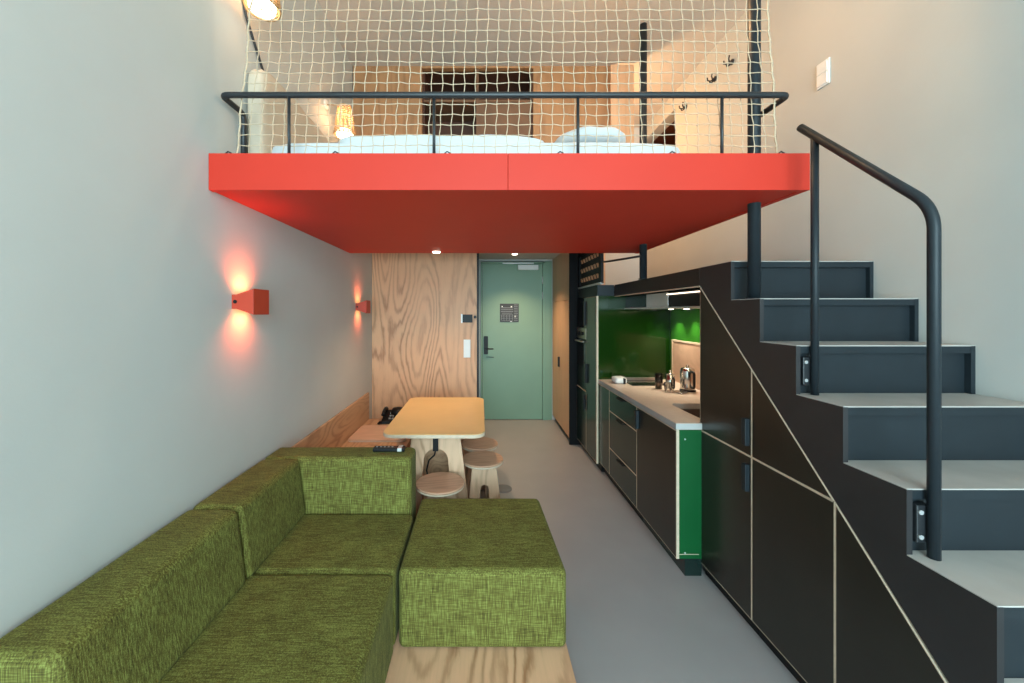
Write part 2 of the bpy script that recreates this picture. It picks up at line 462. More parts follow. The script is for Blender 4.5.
# mattress, pillow, headboard
def soft(name, x0, x1, y0, y1, z0, z1, mat, bulge=.02, parent=None, n=10, wr=.006, seed=1, power=4):
    """cushion: superellipsoid-ish box with a wrinkled skin"""
    rnd = random.Random(seed)
    ph = [rnd.uniform(0, 6) for _ in range(6)]
    bm = bmesh.new(); bmesh.ops.create_cube(bm, size=2)
    bmesh.ops.subdivide_edges(bm, edges=bm.edges, cuts=n, use_grid_fill=True)
    cx, cy, cz = (x0 + x1) / 2, (y0 + y1) / 2, (z0 + z1) / 2
    hx, hy, hz = (x1 - x0) / 2, (y1 - y0) / 2, (z1 - z0) / 2
    for v in bm.verts:
        p = v.co.copy(); k = (abs(p.x) ** power + abs(p.y) ** power + abs(p.z) ** power) ** (1 / power)
        q = p / k
        w = wr * (math.sin(q.x * 9 + q.y * 4 + ph[0]) + math.sin(q.y * 11 - q.z * 3 + ph[1]) * .7)
        v.co = Vector((cx + q.x * hx, cy + q.y * hy, cz + q.z * hz)) + Vector((0, 0, 1)) * w * (1 if q.z > 0 else 0) * hz / max(hz, .05)
    for f in bm.faces: f.smooth = True
    b = MB(); b.bm.free(); b.bm = bm
    return b.build(name, mat, parent)
mt = thing('mattress', 'white made-up mattress lying on the loft behind the rail', 'mattress', (0, 2.5, LOFT_Z1))
soft('mattress_body', -1.085, 1.045, 1.84, 3.3, LOFT_Z1, H + .835, M['sheet'], parent=mt, n=14, wr=.002, power=12)
soft('duvet', -.75, .36, 1.84, 3.2, H + .80, H + .868, M['sheet'], parent=mt, n=16, wr=.006, seed=4, power=8)
pl = soft('pillow', .40, .80, 1.92, 2.45, H + .868, H + .975, M['sheet'], n=12, wr=.004, seed=3, power=2.6)
center(pl); tag(pl, 'plump white pillow lying on the mattress beside the columns', 'pillow')
hb = soft('headboard_cushion', -1.195, -1.10, 1.93, 3.0, LOFT_Z1 + .02, H + 1.27, M['cream'], n=14, wr=.006, seed=9, power=9)
center(hb); tag(hb, 'cream padded headboard cushion leaning on the wall at the bed head', 'headboard')

# wicker wall lamps
def wall_lamp(x, y, z, label, cable=None, watt=6):
    t = thing('wall_lamp', label, 'lamp', (x, y, z), 'wicker lamps over the bed')
    b = MB(); n = 28
    prof = [(.035, .16), (.05, .145), (.072, .05), (.078, 0)]
    for r, h in [(.05 + (.080 - .05) * k / 15, .22 - .22 * k / 15) for k in range(16)]:
        b.tube([(x + (r + .002 * math.sin(a * 14 * PI / 28)) * math.cos(2 * PI * a / n), y + r * math.sin(2 * PI * a / n), z + h + .003 * math.sin(a * PI)) for a in range(n + 1)], .0045, 5)
    for a in range(0, n, 2):
        c, s_ = math.cos(2 * PI * a / n), math.sin(2 * PI * a / n)
        b.tube([(x + .05 * c, y + .05 * s_, z + .22), (x + .080 * c, y + .080 * s_, z)], .003, 5)
    b.build('lamp_shade', M['wicker'], t)
    MB().lathe((x, y, z), [(.002, .045), (.045, .04), (.062, .015), (.058, -.008), (.03, -.02), (.002, -.022)], 20).build('bulb', M['bulb'], t)
    MB().tube([(x, y, z + .05), (x, y, z + .22), (x - .03, y, z + .24), (XL + .01, y, z + .24)], .006, 8).build('arm', M['wicker'], t)
    MB().lathe((XL + .001, y, z + .24), [(.035, 0), (.035, .012)], 16, 'x').build('wall_plate', M['white'], t)
    if cable:
        MB().tube(cable, .007, 8).build('cable', M['black'], t)
    L = bpy.data.lights.new('lamp_light', 'POINT'); L.energy = watt; L.color = (1, .62, .32); L.shadow_soft_size = .05
    o = bpy.data.objects.new('lamp_light', L); o.location = (0, 0, .12); o.parent = t; COL.objects.link(o)
LAMP_W = 5
wall_lamp(-1.055, 1.84, H + 1.47, 'wicker wall lamp with bare glowing bulb above the bed rail corner',
          fillet([(XL + .012, 1.86, H + 1.70), (XL + .012, 1.93, H + 1.50), (XL + .012, 2.13, H + 1.262), (XL + .013, 2.2, H + 1.18)], .03))
wall_lamp(-1.05, 2.95, H + 1.37, 'wicker wall lamp glowing low over the mattress near the timber wall', None, 7)

gl = thing('gallery_fill_lamp', 'added unseen globe lamp behind the timber wall, warming the gallery', 'lamp', (1.05, 3.70, 3.30))  # added fixture hidden by the timber wall, warms the gallery and stair wall
MB().lathe((1.05, 3.612, 3.30), [(.05, 0), (.05, .015)], 20, 'y').build('wall_plate', M['black'], gl)
MB().tube([(1.05, 3.627, 3.30), (1.05, 3.66, 3.30)], .01, 8).build('arm', M['black'], gl)
MB().lathe((1.05, 3.71, 3.30), [(.002, -.06)] + [(.06 * math.sin(PI * k / 10), -.06 * math.cos(PI * k / 10)) for k in range(1, 10)] + [(.002, .06)], 20).build('globe', M['bulb'], gl)
L = bpy.data.lights.new('gallery_fill_light', 'POINT'); L.energy = 46; L.color = (1, .58, .27); L.shadow_soft_size = .06
o = bpy.data.objects.new('gallery_fill_light', L); o.location = (.08, .22, -.05); o.parent = gl; COL.objects.link(o)

# coat hooks on the stair wall
for i, (px, py) in enumerate(((730, 62), (713, 79), (684, 107))):
    s_ = (px - 480) / (XR - .02); y = 380 / s_; z = H + (312 - py) / s_
    lab = ['black coat hook on the stair wall, the one highest above the bed rail', 'black coat hook between the two others on the stair wall', 'black coat hook beside the dark doorway above the bed'][i]
    t = thing('coat_hook', lab, 'hook', (XR, y, z), 'coat hooks on the stair wall')
    MB().lathe((XR, y, z), [(.022, -.009), (.022, 0)], 14, 'x').build('base', M['black'], t)
    for sgn in (-1, 1):
        MB().tube([(XR - .006, y, z), (XR - .035, y + sgn * .015, z - .01), (XR - .05, y + sgn * .03, z + .005), (XR - .048, y + sgn * .035, z + .03)], .006, 6).build('prong', M['black'], t)
    MB().tube([(XR - .006, y, z), (XR - .03, y, z - .03), (XR - .045, y, z - .035), (XR - .05, y, z - .02)], .006, 6).build('prong', M['black'], t)
# plywood board upstairs at the end of the timber wall
o = MB().box(1.235 - .03, 1.42, UP_Y - .06, UP_Y - .02, LOFT_Z1, H + 2.28).build('plywood_board', M['closet'], None, .003)
center(o); tag(o, 'pale upright plywood board beside the column at the end of the timber wall', 'board')

# ------------------------------------------------------------------ wall sconces
def sconce(x, y, z, label, k=1):
    t = thing('wall_sconce', label, 'wall lamp', (XL, y, z), 'red wall sconces')
    h0, h1, dp, wd = .034, .062, .105, .135
    prof = [(XL + .001, z - h0), (XL + .022, z - h0), (XL + dp, z - h1), (XL + dp, z + h1), (XL + .022, z + h0), (XL + .001, z + h0)]
    for yy in (y, y + wd - .004):
        MB().prism(prof, 'y', yy, yy + .004).build('side_plate', M['red_s'], t)
    MB().box(XL + dp - .004, XL + dp + .001, y - .001, y + wd + .001, z - h1 - .001, z + h1 + .001).build('front_plate', M['red_s'], t, .001)
    MB().box(XL + .001, XL + .006, y + .004, y + wd - .004, z - h0, z + h0).build('back_plate', M['red_s'], t)
    for sg in (-1, 1):
        b = MB(); y0, y1 = y + .004, y + wd - .004
        b.hexa([(XL + .006, y0, z + sg * (h0 - .012)), (XL + dp - .004, y0, z + sg * (h1 - .014)), (XL + dp - .004, y1, z + sg * (h1 - .014)), (XL + .006, y1, z + sg * (h0 - .012))],
               [(XL + .006, y0, z + sg * (h0 - .008)), (XL + dp - .004, y0, z + sg * (h1 - .010)), (XL + dp - .004, y1, z + sg * (h1 - .010)), (XL + .006, y1, z + sg * (h0 - .008))])
        b.build('diffuser', M['sconce_glow'], t)
        L = bpy.data.lights.new('sconce_light', 'AREA'); L.energy = SCONCE_W * k; L.color = (1, .13, .05); L.shape = 'RECTANGLE'; L.size = .07; L.size_y = .11; L.spread = math.radians(125)
        lo = bpy.data.objects.new('sconce_light', L); lo.location = (.055, wd / 2, sg * .06); lo.rotation_euler = (PI if sg > 0 else 0, (-.45 if sg > 0 else .45) , 0); lo.parent = t; COL.objects.link(lo)
    MB().lathe((XL + .018, y - .0005, z), [(.009, -.003), (.009, 0)], 12, 'y').build('screw', M['blackp'], t)
SCONCE_W = 1.7
sconce(XL, 1.835, H + .05, 'red wedge-shaped wall sconce glowing above the sofa', .5)
sconce(XL, 3.66, H + .05, 'red wedge-shaped wall sconce above the bench beside the plywood wall', .24)

# downlights
def downlight(x, y, z, label, energy, r=.04, spread=110):
    t = thing('downlight', label, 'downlight', (x, y, z), 'recessed downlights')
    MB().lathe((x, y, z), [(r, -.003), (r, 0), (r * .8, .0), (r * .8, -.003)], 24).build('trim_ring', M['white'], t)
    MB().lathe((x, y, z), [(r * .82, -.012), (r * .82, -.002)], 24).build('lens', M['spot_glow'], t)
    L = bpy.data.lights.new('downlight_spot', 'SPOT'); L.energy = energy; L.color = (1, .68, .40); L.spot_size = math.radians(spread); L.spot_blend = .8; L.shadow_soft_size = .04
    o = bpy.data.objects.new('downlight_spot', L); o.location = (0, 0, -.02); o.parent = t; COL.objects.link(o)
downlight(-.39, 3.40, LOFT_Z0 + .003, 'recessed downlight in the red loft underside over the table', 48)
downlight(.45, 4.92, NOOK_Z - .001, 'recessed downlight in the entrance ceiling before the door', 90)
pd = thing('pendant_fill_lamp', 'added unseen wicker pendant over the bed, warm fill for the loft', 'lamp', (.95, 2.2, 3.48))  # added above the frame as warm fill for the upstairs walls and ceiling
m = MB()
for k in range(12):
    r = .10 + .05 * math.sin(k / 11 * PI); m.tube([(.95 + r * math.cos(2 * PI * a / 24), 2.2 + r * math.sin(2 * PI * a / 24), 3.48 + k * .018) for a in range(25)], .003, 5)
m.build('lamp_shade', M['wicker'], pd)
MB().tube([(.95, 2.2, 3.62), (.95, 2.2, ZC - .001)], .004, 6).build('cord', M['black'], pd)
MB().lathe((.95, 2.2, 3.53), [(.002, 0), (.03, .02), (.035, .05), (.015, .09), (.002, .095)], 16).build('bulb', M['bulb'], pd)
L = bpy.data.lights.new('pendant_fill_light', 'POINT'); L.energy = 30; L.color = (1, .60, .30); L.shadow_soft_size = .06
o = bpy.data.objects.new('pendant_fill_light', L); o.location = (0, 0, -.03); o.parent = pd; COL.objects.link(o)

# ------------------------------------------------------------------ staircase
st = thing('staircase', 'dark steel staircase with grey treads climbing along the side wall', 'staircase', (1.67, 1.2, 0))
def yk(k): return Y9 - (9 - k) * TR
NS = 9
prof = []
for k in range(1, NS + 1):
    prof += [(yk(k), (k - 1) * STEP), (yk(k), k * STEP)]
diag0, diag1 = (2.245, 1.70), (.93, .395)        # line under the stringer
def dz(y): return 1.70 + (y - 2.245) * .992
low = [(2.25, NS * STEP), (2.25, dz(2.25))]
yb = 2.245 - 1.70 / .992
low += [(yb + .0, 0.0)]
poly = prof + low
for (xa, xb, nm) in ((SX0, SX0 + .018, 'stringer'), (XR - .02, XR - .002, 'stringer')):
    MB().prism(poly, 'x', xa, xb).build(nm, M['strg'] if xa < 1.5 else M['steel'], st)
for k in range(1, NS + 1):
    y0, z1 = yk(k), k * STEP
    y1 = y0 + TR if k < NS else 2.25
    MB().box(SX0 + .001, XR - .002, y0, y1 + (.02 if k < NS else -.001), z1 - .001, z1 + .003).build('tread', M['tread'], st)
    b = MB(); b.box(SX0 + .018, XR - .02, y0 + .022, y0 + .034, z1 - STEP, z1 - .002)
    b.box(SX0 + .018, XR - .02, y0 + .001, y0 + .034, z1 - .030, z1 - .002)
    b.build('riser', M['steel'], st)
# handrail
hr = thing('handrail', 'black tubular stair handrail on two posts bolted to the risers', 'handrail', (1.36, 1.3, 0))
p1, p2 = (1.362, 1.546), (1.362, 1.145)
za = lambda y: H + .70 + (y - 1.53) * .985
pts = fillet([(1.362, 1.615, za(1.615)), (1.362, p2[1] - .005, za(p2[1] - .005)), (1.362, p2[1] - .005, 4 * STEP + .004)], .07, 10)
MB().tube(pts, .0150, 14).build('rail', M['steel'], hr)
MB().tube([(p1[0], p1[1], 6 * STEP + .004), (p1[0], p1[1], za(p1[1]))], .0138, 14).build('post', M['steel'], hr)
for (k, y, hh) in ((7, p1[1], 0), (5, p2[1], 0)):
    zc = k * STEP - .105
    br = MB().box(1.325, 1.372, yk(k) - .006, yk(k) + .022, zc - .055, zc + .06).build('bracket', M['black'], hr, .003)
    for zz in (zc - .035, zc + .04):
        MB().lathe((1.334, yk(k) - .006, zz), [(.007, -.005), (.007, 0)], 8, 'y').build('bolt', M['grey'], br)

# platform and beam over the kitchen
bm_ = MB(); bm_.box(1.275, XR - .002, 2.255, 4.74, 1.72, 1.80)
gp = thing('gallery_platform', 'dark brown platform beam running above the kitchen niche', 'platform', (1.6, 3.4, 1.70))
MB().box(1.315, XR - .002, 2.256, 4.74, 1.73, 1.80).build('deck', M['beam'], gp)
MB().box(1.2995, 1.315, 2.251, 3.67, 1.70, 1.806).build('fascia', M['beam'], gp)
MB().box(1.299, 1.32, 2.251, 3.67, 1.694, 1.70).build('edge_band', M['birch'], gp)

# ------------------------------------------------------------------ cabinet doors helper (faces in the x = const plane)
def xdoor(parent, poly, X, name='door', mat=None, handle=None, core=True, hm=None):
    """laminate face with a visible birch core edge; poly in (y, z); front looks towards -x"""
    p = inset(poly, .0012)
    dr = MB().prism(inset(p, .0042), 'x', X, X + .003).build(name, mat or M['cab'], parent)
    MB().prism(p, 'x', X + .0006, X + .018).build('core', M['birch'], dr)
    if handle:
        y0, y1, z0, z1 = handle
        MB().box(X - .022, X - .0002, y0, y1, z0, z1).build('handle', hm or M['steel'], dr, .002)
    return dr
CT = .85       # joint line at worktop height
TK = .07       # toe kick
ua = thing('understair_cabinet', 'dark under-stair cabinet next to the worktop with tall sloped upper door', 'cabinet', (1.5, 2.03, 0), 'cabinets under the stair')
ub = thing('understair_cabinet', 'dark under-stair cabinet with small triangular upper door in the middle of the slope', 'cabinet', (1.5, 1.6, 0), 'cabinets under the stair')
uc = thing('understair_cabinet', 'dark triangular under-stair cabinet at the low end of the slope', 'cabinet', (1.5, 1.2, 0), 'cabinets under the stair')
A0, A1, A2 = 2.244, 1.816, 1.39
off = -.004
xdoor(ua, [(A1, CT), (A0, CT), (A0, dz(A0) + off), (A1, dz(A1) + off)], SX0 - .002, handle=(A1 + .012, A1 + .040, .90, 1.03), hm=M['steel'])
xdoor(ua, [(A1, TK), (A0, TK), (A0, CT), (A1, CT)], SX0 - .002, handle=(A1 + .012, A1 + .040, .68, .81))
yt = 2.245 + (CT - 1.70) / .992
xdoor(ub, [(yt + .004, CT), (A1, CT), (A1, dz(A1) + off)], SX0 - .002)
xdoor(ub, [(A2, TK), (A1, TK), (A1, CT), (yt, CT), (A2, dz(A2) + off)], SX0 - .002)
yl = 2.245 + (TK - 1.70) / .992
xdoor(uc, [(yl + .02, TK), (A2, TK), (A2, dz(A2) + off)], SX0 - .002)
for (t_, ya, yb_) in ((ua, A1, A0), (ub, A2, A1)):
    MB().prism([(ya + .002, TK), (yb_ - .002, TK), (yb_ - .002, dz(yb_) - .03), (ya + .002, dz(ya) - .03)], 'x', SX0 + .019, 1.9).build('carcass', M['beam'], t_)
    MB().box(SX0 + .03, 1.9, ya + .002, yb_ - .002, 0, TK).build('plinth', M['blackp'], t_)
MB().prism([(yl + .06, TK), (A2 - .002, TK), (A2 - .002, dz(A2) - .03)], 'x', SX0 + .019, 1.9).build('carcass', M['beam'], uc)
MB().box(SX0 + .03, 1.9, yl + .06, A2 - .002, 0, TK).build('plinth', M['blackp'], uc)

# ------------------------------------------------------------------ kitchen
KX, KE, KT = 1.15, 2.225, 3.67           # base front, near end, start of the tall units
WZ0, WZ1 = .857, .895
# drawers
D0 = 2.79
kd = thing('drawer_cabinet', 'dark drawer unit with three drawers under the worktop', 'cabinet', (1.5, 3.1, 0))
MB().box(KX + .02, 1.83, D0 + .002, 3.38, .10, WZ0 - .001).build('carcass', M['beam'], kd)
MB().box(KX + .05, 1.83, D0, 3.38, 0, .10).build('plinth', M['blackp'], kd)
for z0, z1, hz in ((.668, WZ0 - .006, None), (.34, .668, .655), (.10, .34, .325)):
    h = None
    dr = xdoor(kd, [(D0, z0), (3.38, z0), (3.38, z1), (D0, z1)], KX, 'drawer', M['cab2'])
    ym = (D0 + 3.38) / 2
    MB().box(KX - .025, KX - .0002, ym - .065, ym + .065, z1 - .022, z1 - .012).build('handle', M['blackp'], dr, .002)
kp = thing('pull_out_cabinet', 'narrow dark pull-out unit between drawers and the fridge column', 'cabinet', (1.5, 3.52, 0))
MB().box(KX + .02, 1.83, 3.382, KT - .003, .10, WZ0 - .001).build('carcass', M['beam'], kp)
MB().box(KX + .05, 1.83, 3.38, KT - .003, 0, .10).build('plinth', M['blackp'], kp)
xdoor(kp, [(3.382, .10), (KT - .002, .10), (KT - .002, WZ0 - .006), (3.382, WZ0 - .006)], KX, 'door', M['cab2'])
kb = thing('sink_cabinet', 'dark sink base unit with green end panel at the front of the kitchen', 'cabinet', (1.5, 2.5, 0))
m = MB(); m.box(KX + .02, 1.83, KE + .022, KE + .04, .10, WZ0 - .001); m.box(KX + .02, 1.83, D0 - .018, D0 - .002, .10, WZ0 - .001); m.box(KX + .02, 1.83, KE + .04, D0 - .018, .10, .118); m.box(1.81, 1.83, KE + .04, D0 - .018, .118, WZ0 - .001)
m.build('carcass', M['beam'], kb)
MB().box(KX + .05, 1.297, KE + .0, D0, 0, .10).build('plinth', M['cab2'], kb)
xdoor(kb, [(KE + .002, .10), (D0, .10), (D0, WZ0 - .006), (KE + .002, WZ0 - .006)], KX, 'door', M['cab'], handle=(D0 - .045, D0 - .012, .70, .83))
ep = MB().box(KX + .016, 1.297, KE, KE + .02, .10, WZ0 - .002).build('end_panel', M['green_end'], kb)
MB().box(KX + .0005, KX + .016, KE - .0005, KE + .019, .10, WZ0 - .002).build('edge_band', M['birch'], ep)
for z in (.135, .80): MB().lathe((1.20, KE - .0005, z), [(.005, -.002), (.005, 0)], 8, 'y').build('screw', M['silver'], ep)
MB().box(KX + .016, 1.28, KE - .002, KE, .125, .128).build('seam', M['birch'], ep)
# worktop with sink cut-out
wt = thing('worktop', 'pale wood-coloured kitchen worktop with a pale edge', 'worktop', (1.5, 2.9, WZ0))
SXa, SXb, SYa, SYb = 1.345, 1.76, 2.30, 2.70
m = MB()
m.box(KX - .005, 1.297, KE - .005, 2.248, WZ0, WZ1); m.box(KX - .005, SXa, 2.248, KT - .002, WZ0, WZ1); m.box(SXb, 1.835, 2.248, KT - .002, WZ0, WZ1)
m.box(SXa, SXb, 2.248, SYa, WZ0, WZ1); m.box(SXa, SXb, SYb, KT - .001, WZ0, WZ1)
r_ = .05
for cx, cy, a0, qx, qy in ((SXa, SYa, 180, 1, 1), (SXa, SYb, 90, 1, -1), (SXb, SYa, 270, -1, 1), (SXb, SYb, 0, -1, -1)):
    ctr = (cx + qx * r_, cy + qy * r_)
    m.prism([(cx, cy)] + arc(ctr, r_, a0, a0 + 90, 6)[::1], 'z', WZ0, WZ1)
m.build('top', M['worktop'], wt)
m = MB(); m.box(KX - .0065, KX - .005, KE - .0065, KT - .001, WZ0, WZ1 - .004); m.build('front_edge', M['grey'], wt)
MB().box(KX - .0065, 1.297, KE - .0068, KE - .0052, WZ0 + .003, WZ1 - .003).build('end_edge', M['silver'], wt)
sk = thing('sink', 'brown undermounted sink basin set in the worktop', 'sink', (1.55, 2.5, .70))
m = MB()
rings = []
for ins, z in ((-.004, WZ0 + .0), (.0, WZ0 - .01), (.012, .72), (.04, .70)):
    rings.append([(u, v, z) for u, v in rrect(SXa + ins, SXb - ins, SYa + ins, SYb - ins, .05)])
vs = m.loft(rings, caps=False, smooth=True)
m.bm.faces.new([v for v in list(m.bm.verts)[-len(rings[0]):]])
b_ = m.build('basin', M['sink'], sk); so = b_.modifiers.new('solid', 'SOLIDIFY'); so.thickness = .003; so.offset = -1
MB().lathe((1.55, 2.5, .702), [(.035, 0), (.035, .004), (.02, .002)], 20).build('drain', M['chrome'], sk)

# tall units
TX = 1.125; TZ = 1.70; T1, T2 = 4.03, 4.42
tf = thing('fridge_column', 'tall glossy dark green fridge column beside the worktop', 'cabinet', (1.5, 3.85, 0))
MB().box(TX + .02, 1.84, KT + .016, T1 - .001, .08, TZ).build('carcass', M['cab2'], tf)
MB().box(TX + .018, 1.84, KT, KT + .014, .08, TZ).build('side_panel', M['green'], tf, .001)
MB().box(TX + .0005, TX + .018, KT - .0005, KT + .014, .08, TZ).build('edge_band', M['birch'], tf)
MB().box(TX + .05, 1.84, KT, T1, 0, .08).build('plinth', M['blackp'], tf)
xdoor(tf, [(KT + .015, .08), (T1, .08), (T1, TZ - .002), (KT + .015, TZ - .002)], TX, 'door', M['cab2'], handle=(T1 - .05, T1 - .018, .80, 1.0), hm=M['blackp'])
to = thing('oven_column', 'tall dark oven column with built-in steel oven controls, next to the wooden closet', 'cabinet', (1.5, 4.22, 0))
MB().box(TX + .02, 1.84, T1 + .001, T2 - .002, .08, TZ).build('carcass', M['cab2'], to)
MB().box(TX + .05, 1.84, T1, T2 - .002, 0, .08).build('plinth', M['blackp'], to)
xdoor(to, [(T1, .08), (T2 - .002, .08), (T2 - .002, .70), (T1, .70)], TX, 'door', M['cab2'], handle=(T1 + .018, T1 + .05, .50, .66), hm=M['blackp'])
MB().box(TX + .002, TX + .02, T1 + .01, T2 - .012, .705, 1.245).build('oven_door', M['cab2'], to, .002)
MB().box(TX - .001, TX + .004, T1 + .06, T2 - .06, .95, 1.20).build('oven_glass', M['bglass'], to)
oh = MB(); oh.tube(fillet([(TX, T1 + .05, 1.225), (TX - .035, T1 + .05, 1.225), (TX - .035, T2 - .05, 1.225), (TX, T2 - .05, 1.225)], .02), .007, 8); oh.build('oven_handle', M['brush'], to)
cp = MB().box(TX + .0, TX + .02, T1 + .01, T2 - .012, 1.25, 1.37).build('control_panel', M['brush'], to, .002)
for yy in (T1 + .12, T2 - .13): MB().lathe((TX, yy, 1.31), [(.018, -.02), (.02, 0)], 16, 'x').build('knob', M['blackp'], cp)
MB().box(TX - .001, TX + .001, T1 + .165, T2 - .175, 1.29, 1.33).build('display', M['bglass'], cp)
MB().box(TX + .002, TX + .02, T1 + .01, T2 - .012, 1.375, TZ - .004).build('microwave_door', M['bglass'], to, .002)
MB().box(TX - .02, TX + .002, T1 + .015, T1 + .035, 1.40, 1.66).build('microwave_handle', M['blackp'], to, .003)
cn = MB().box(TX + .01, 1.296, KT, T2 - .002, TZ + .003, 1.806).build('cornice', M['steel'])
center(cn); tag(cn, 'dark cornice box on top of the fridge and oven columns', 'cornice')
# rear wall of the niche
rw = MB().box(1.84, 1.86, 2.26, KT + .0, .0, TZ).build('backsplash', M['green_rear']); center(rw)
tag(rw, 'glossy green backsplash at the rear of the kitchen niche', 'backsplash')
sp = thing('splash_board', 'pale birch splash board leaning on the green backsplash behind the kettle', 'board', (1.83, 3.0, WZ1))
MB().box(1.826, 1.838, 2.27, 3.60, WZ1 + .001, 1.27).build('panel', M['pad'], sp)
m = MB(); m.box(1.822, 1.838, 2.27, 3.615, 1.27, 1.285); m.box(1.822, 1.838, 3.60, 3.615, WZ1 + .001, 1.27); m.build('edge_band', M['birch'], sp)
# hood
hd = thing('cooker_hood', 'stainless steel cooker hood with two small spots under the beam', 'hood', (1.6, 3.2, 1.575))
HX = 1.40
MB().box(HX, 1.838, 2.83, 3.20, 1.585, 1.692).build('body', M['silver'], hd, .002)
MB().box(HX + .002, 1.838, 3.204, KT - .002, 1.585, 1.692).build('filter_panel', M['cab2'], hd, .002)
MB().box(HX, 1.838, 2.27, 2.826, 1.585, 1.692).build('housing', M['blackp'], hd, .002)
MB().box(HX - .004, 1.838, 2.27, KT - .002, 1.572, 1.583).build('bottom_lip', M['silver'], hd, .001)
MB().box(HX - .012, HX - .002, 2.27, 2.83, 1.672, 1.680).build('light_strip', M['led'], hd)
for yy in (3.50, 3.24):
    MB().lathe((1.76, yy, 1.571), [(.022, -.003), (.022, .001)], 16).build('spot', M['spot_hood'], hd)
    L = bpy.data.lights.new('hood_spot_light', 'SPOT'); L.energy = 14; L.color = (1, .92, .72); L.spot_size = math.radians(95); L.spot_blend = .7; L.shadow_soft_size = .015
    lo = bpy.data.objects.new('hood_spot_light', L); lo.location = (1.76 - 1.6, yy - 3.2, -.012); lo.rotation_euler = (0, .12, 0); lo.parent = hd; COL.objects.link(lo)
L = bpy.data.lights.new('niche_strip_light', 'AREA'); L.energy = 3; L.color = (1, .78, .52); L.shape = 'RECTANGLE'; L.size = .03; L.size_y = 1.2
lo = bpy.data.objects.new('niche_strip_light', L); lo.location = (1.6 - 1.6, 2.85 - 3.2, -.02); lo.parent = hd; COL.objects.link(lo)

# things on the worktop
kt = thing('kettle', 'shiny stainless steel kettle standing before the birch splash board', 'kettle', (1.71, 3.13, WZ1))
kx, ky = 1.71, 3.13
MB().lathe((kx, ky, WZ1), [(.052, .012), (.056, .02), (.056, .16), (.050, .185), (.03, .195), (.002, .198)], 28).build('body', M['chrome'], kt)
MB().lathe((kx, ky, WZ1), [(.060, .0005), (.060, .012)], 24).build('base', M['blackp'], kt)
MB().lathe((kx, ky, WZ1), [(.002, .197), (.012, .200), (.012, .212), (.002, .216)], 12).build('lid_knob', M['chrome'], kt)
MB().tube(fillet([(kx - .0, ky - .052, WZ1 + .165), (kx - .0, ky - .098, WZ1 + .165), (kx - .0, ky - .098, WZ1 + .04), (kx, ky - .054, WZ1 + .04)], .02), .010, 8).build('handle', M['blackp'], kt)
MB().hexa([(kx - .012, ky + .05, WZ1 + .14), (kx + .012, ky + .05, WZ1 + .14), (kx + .012, ky + .05, WZ1 + .18), (kx - .012, ky + .05, WZ1 + .18)],
          [(kx - .006, ky + .085, WZ1 + .165), (kx + .006, ky + .085, WZ1 + .165), (kx + .006, ky + .085, WZ1 + .18), (kx - .006, ky + .085, WZ1 + .18)]).build('spout', M['chrome'], kt)
def cup(x, y, h, r, mat, name, label, cat):
    t = thing(name, label, cat, (x, y, WZ1))
    MB().lathe((x, y, WZ1), [(r * .8, .001), (r, h), (r * .9, h), (r * .7, .008), (.001, .008)], 20).build('body', mat, t)
    return t
g = cup(1.575, 3.15, .13, .036, M['chrome'], 'press_pot', 'small polished steel pot with a lid between dark tumbler and kettle', 'pot')
MB().lathe((1.575, 3.15, WZ1), [(.036, .13), (.03, .142), (.006, .146), (.006, .155), (.009, .165), (.001, .17)], 16).build('lid', M['chrome'], g)
MB().tube(fillet([(1.575, 3.115, WZ1 + .11), (1.575, 3.08, WZ1 + .11), (1.575, 3.08, WZ1 + .03), (1.575, 3.116, WZ1 + .03)], .015), .006, 8).build('handle', M['blackp'], g)
g = cup(1.515, 3.22, .13, .034, M['smoke'], 'tumbler', 'tall dark smoked tumbler standing by the hob', 'glass')
g = cup(1.53, 3.09, .075, .033, M['glass'], 'tumbler', 'low clear glass tumbler in front of the steel pot', 'glass')
sc_ = MB().lathe((1.61, 3.05, WZ1), [(.03, .001), (.055, .010), (.052, .012), (.028, .005)], 24).build('saucer', M['chrome']); center(sc_)
tag(sc_, 'small polished metal saucer lying before the kettle', 'saucer')
hb_ = thing('hob', 'black glass hob with a steel rear lip set on the worktop', 'hob', (1.5, 3.47, WZ1))
MB().box(1.34, 1.66, 3.34, 3.60, WZ1 + .001, WZ1 + .007).build('glass_top', M['bglass'], hb_, .002)
MB().box(1.34, 1.66, 3.605, 3.625, WZ1 + .001, WZ1 + .03).build('rear_lip', M['brush'], hb_, .002)
tw = thing('hand_towel', 'small folded white towel with a black band at the far end of the worktop', 'towel', (1.30, 3.48, WZ1))
soft('folded_cloth', 1.225, 1.33, 3.42, 3.56, WZ1 + .001, WZ1 + .055, M['white'], parent=tw, n=8, wr=.004, power=5)
MB().box(1.290, 1.312, 3.415, 3.565, WZ1 + .003, WZ1 + .052).build('band', M['blackp'], tw, .004)

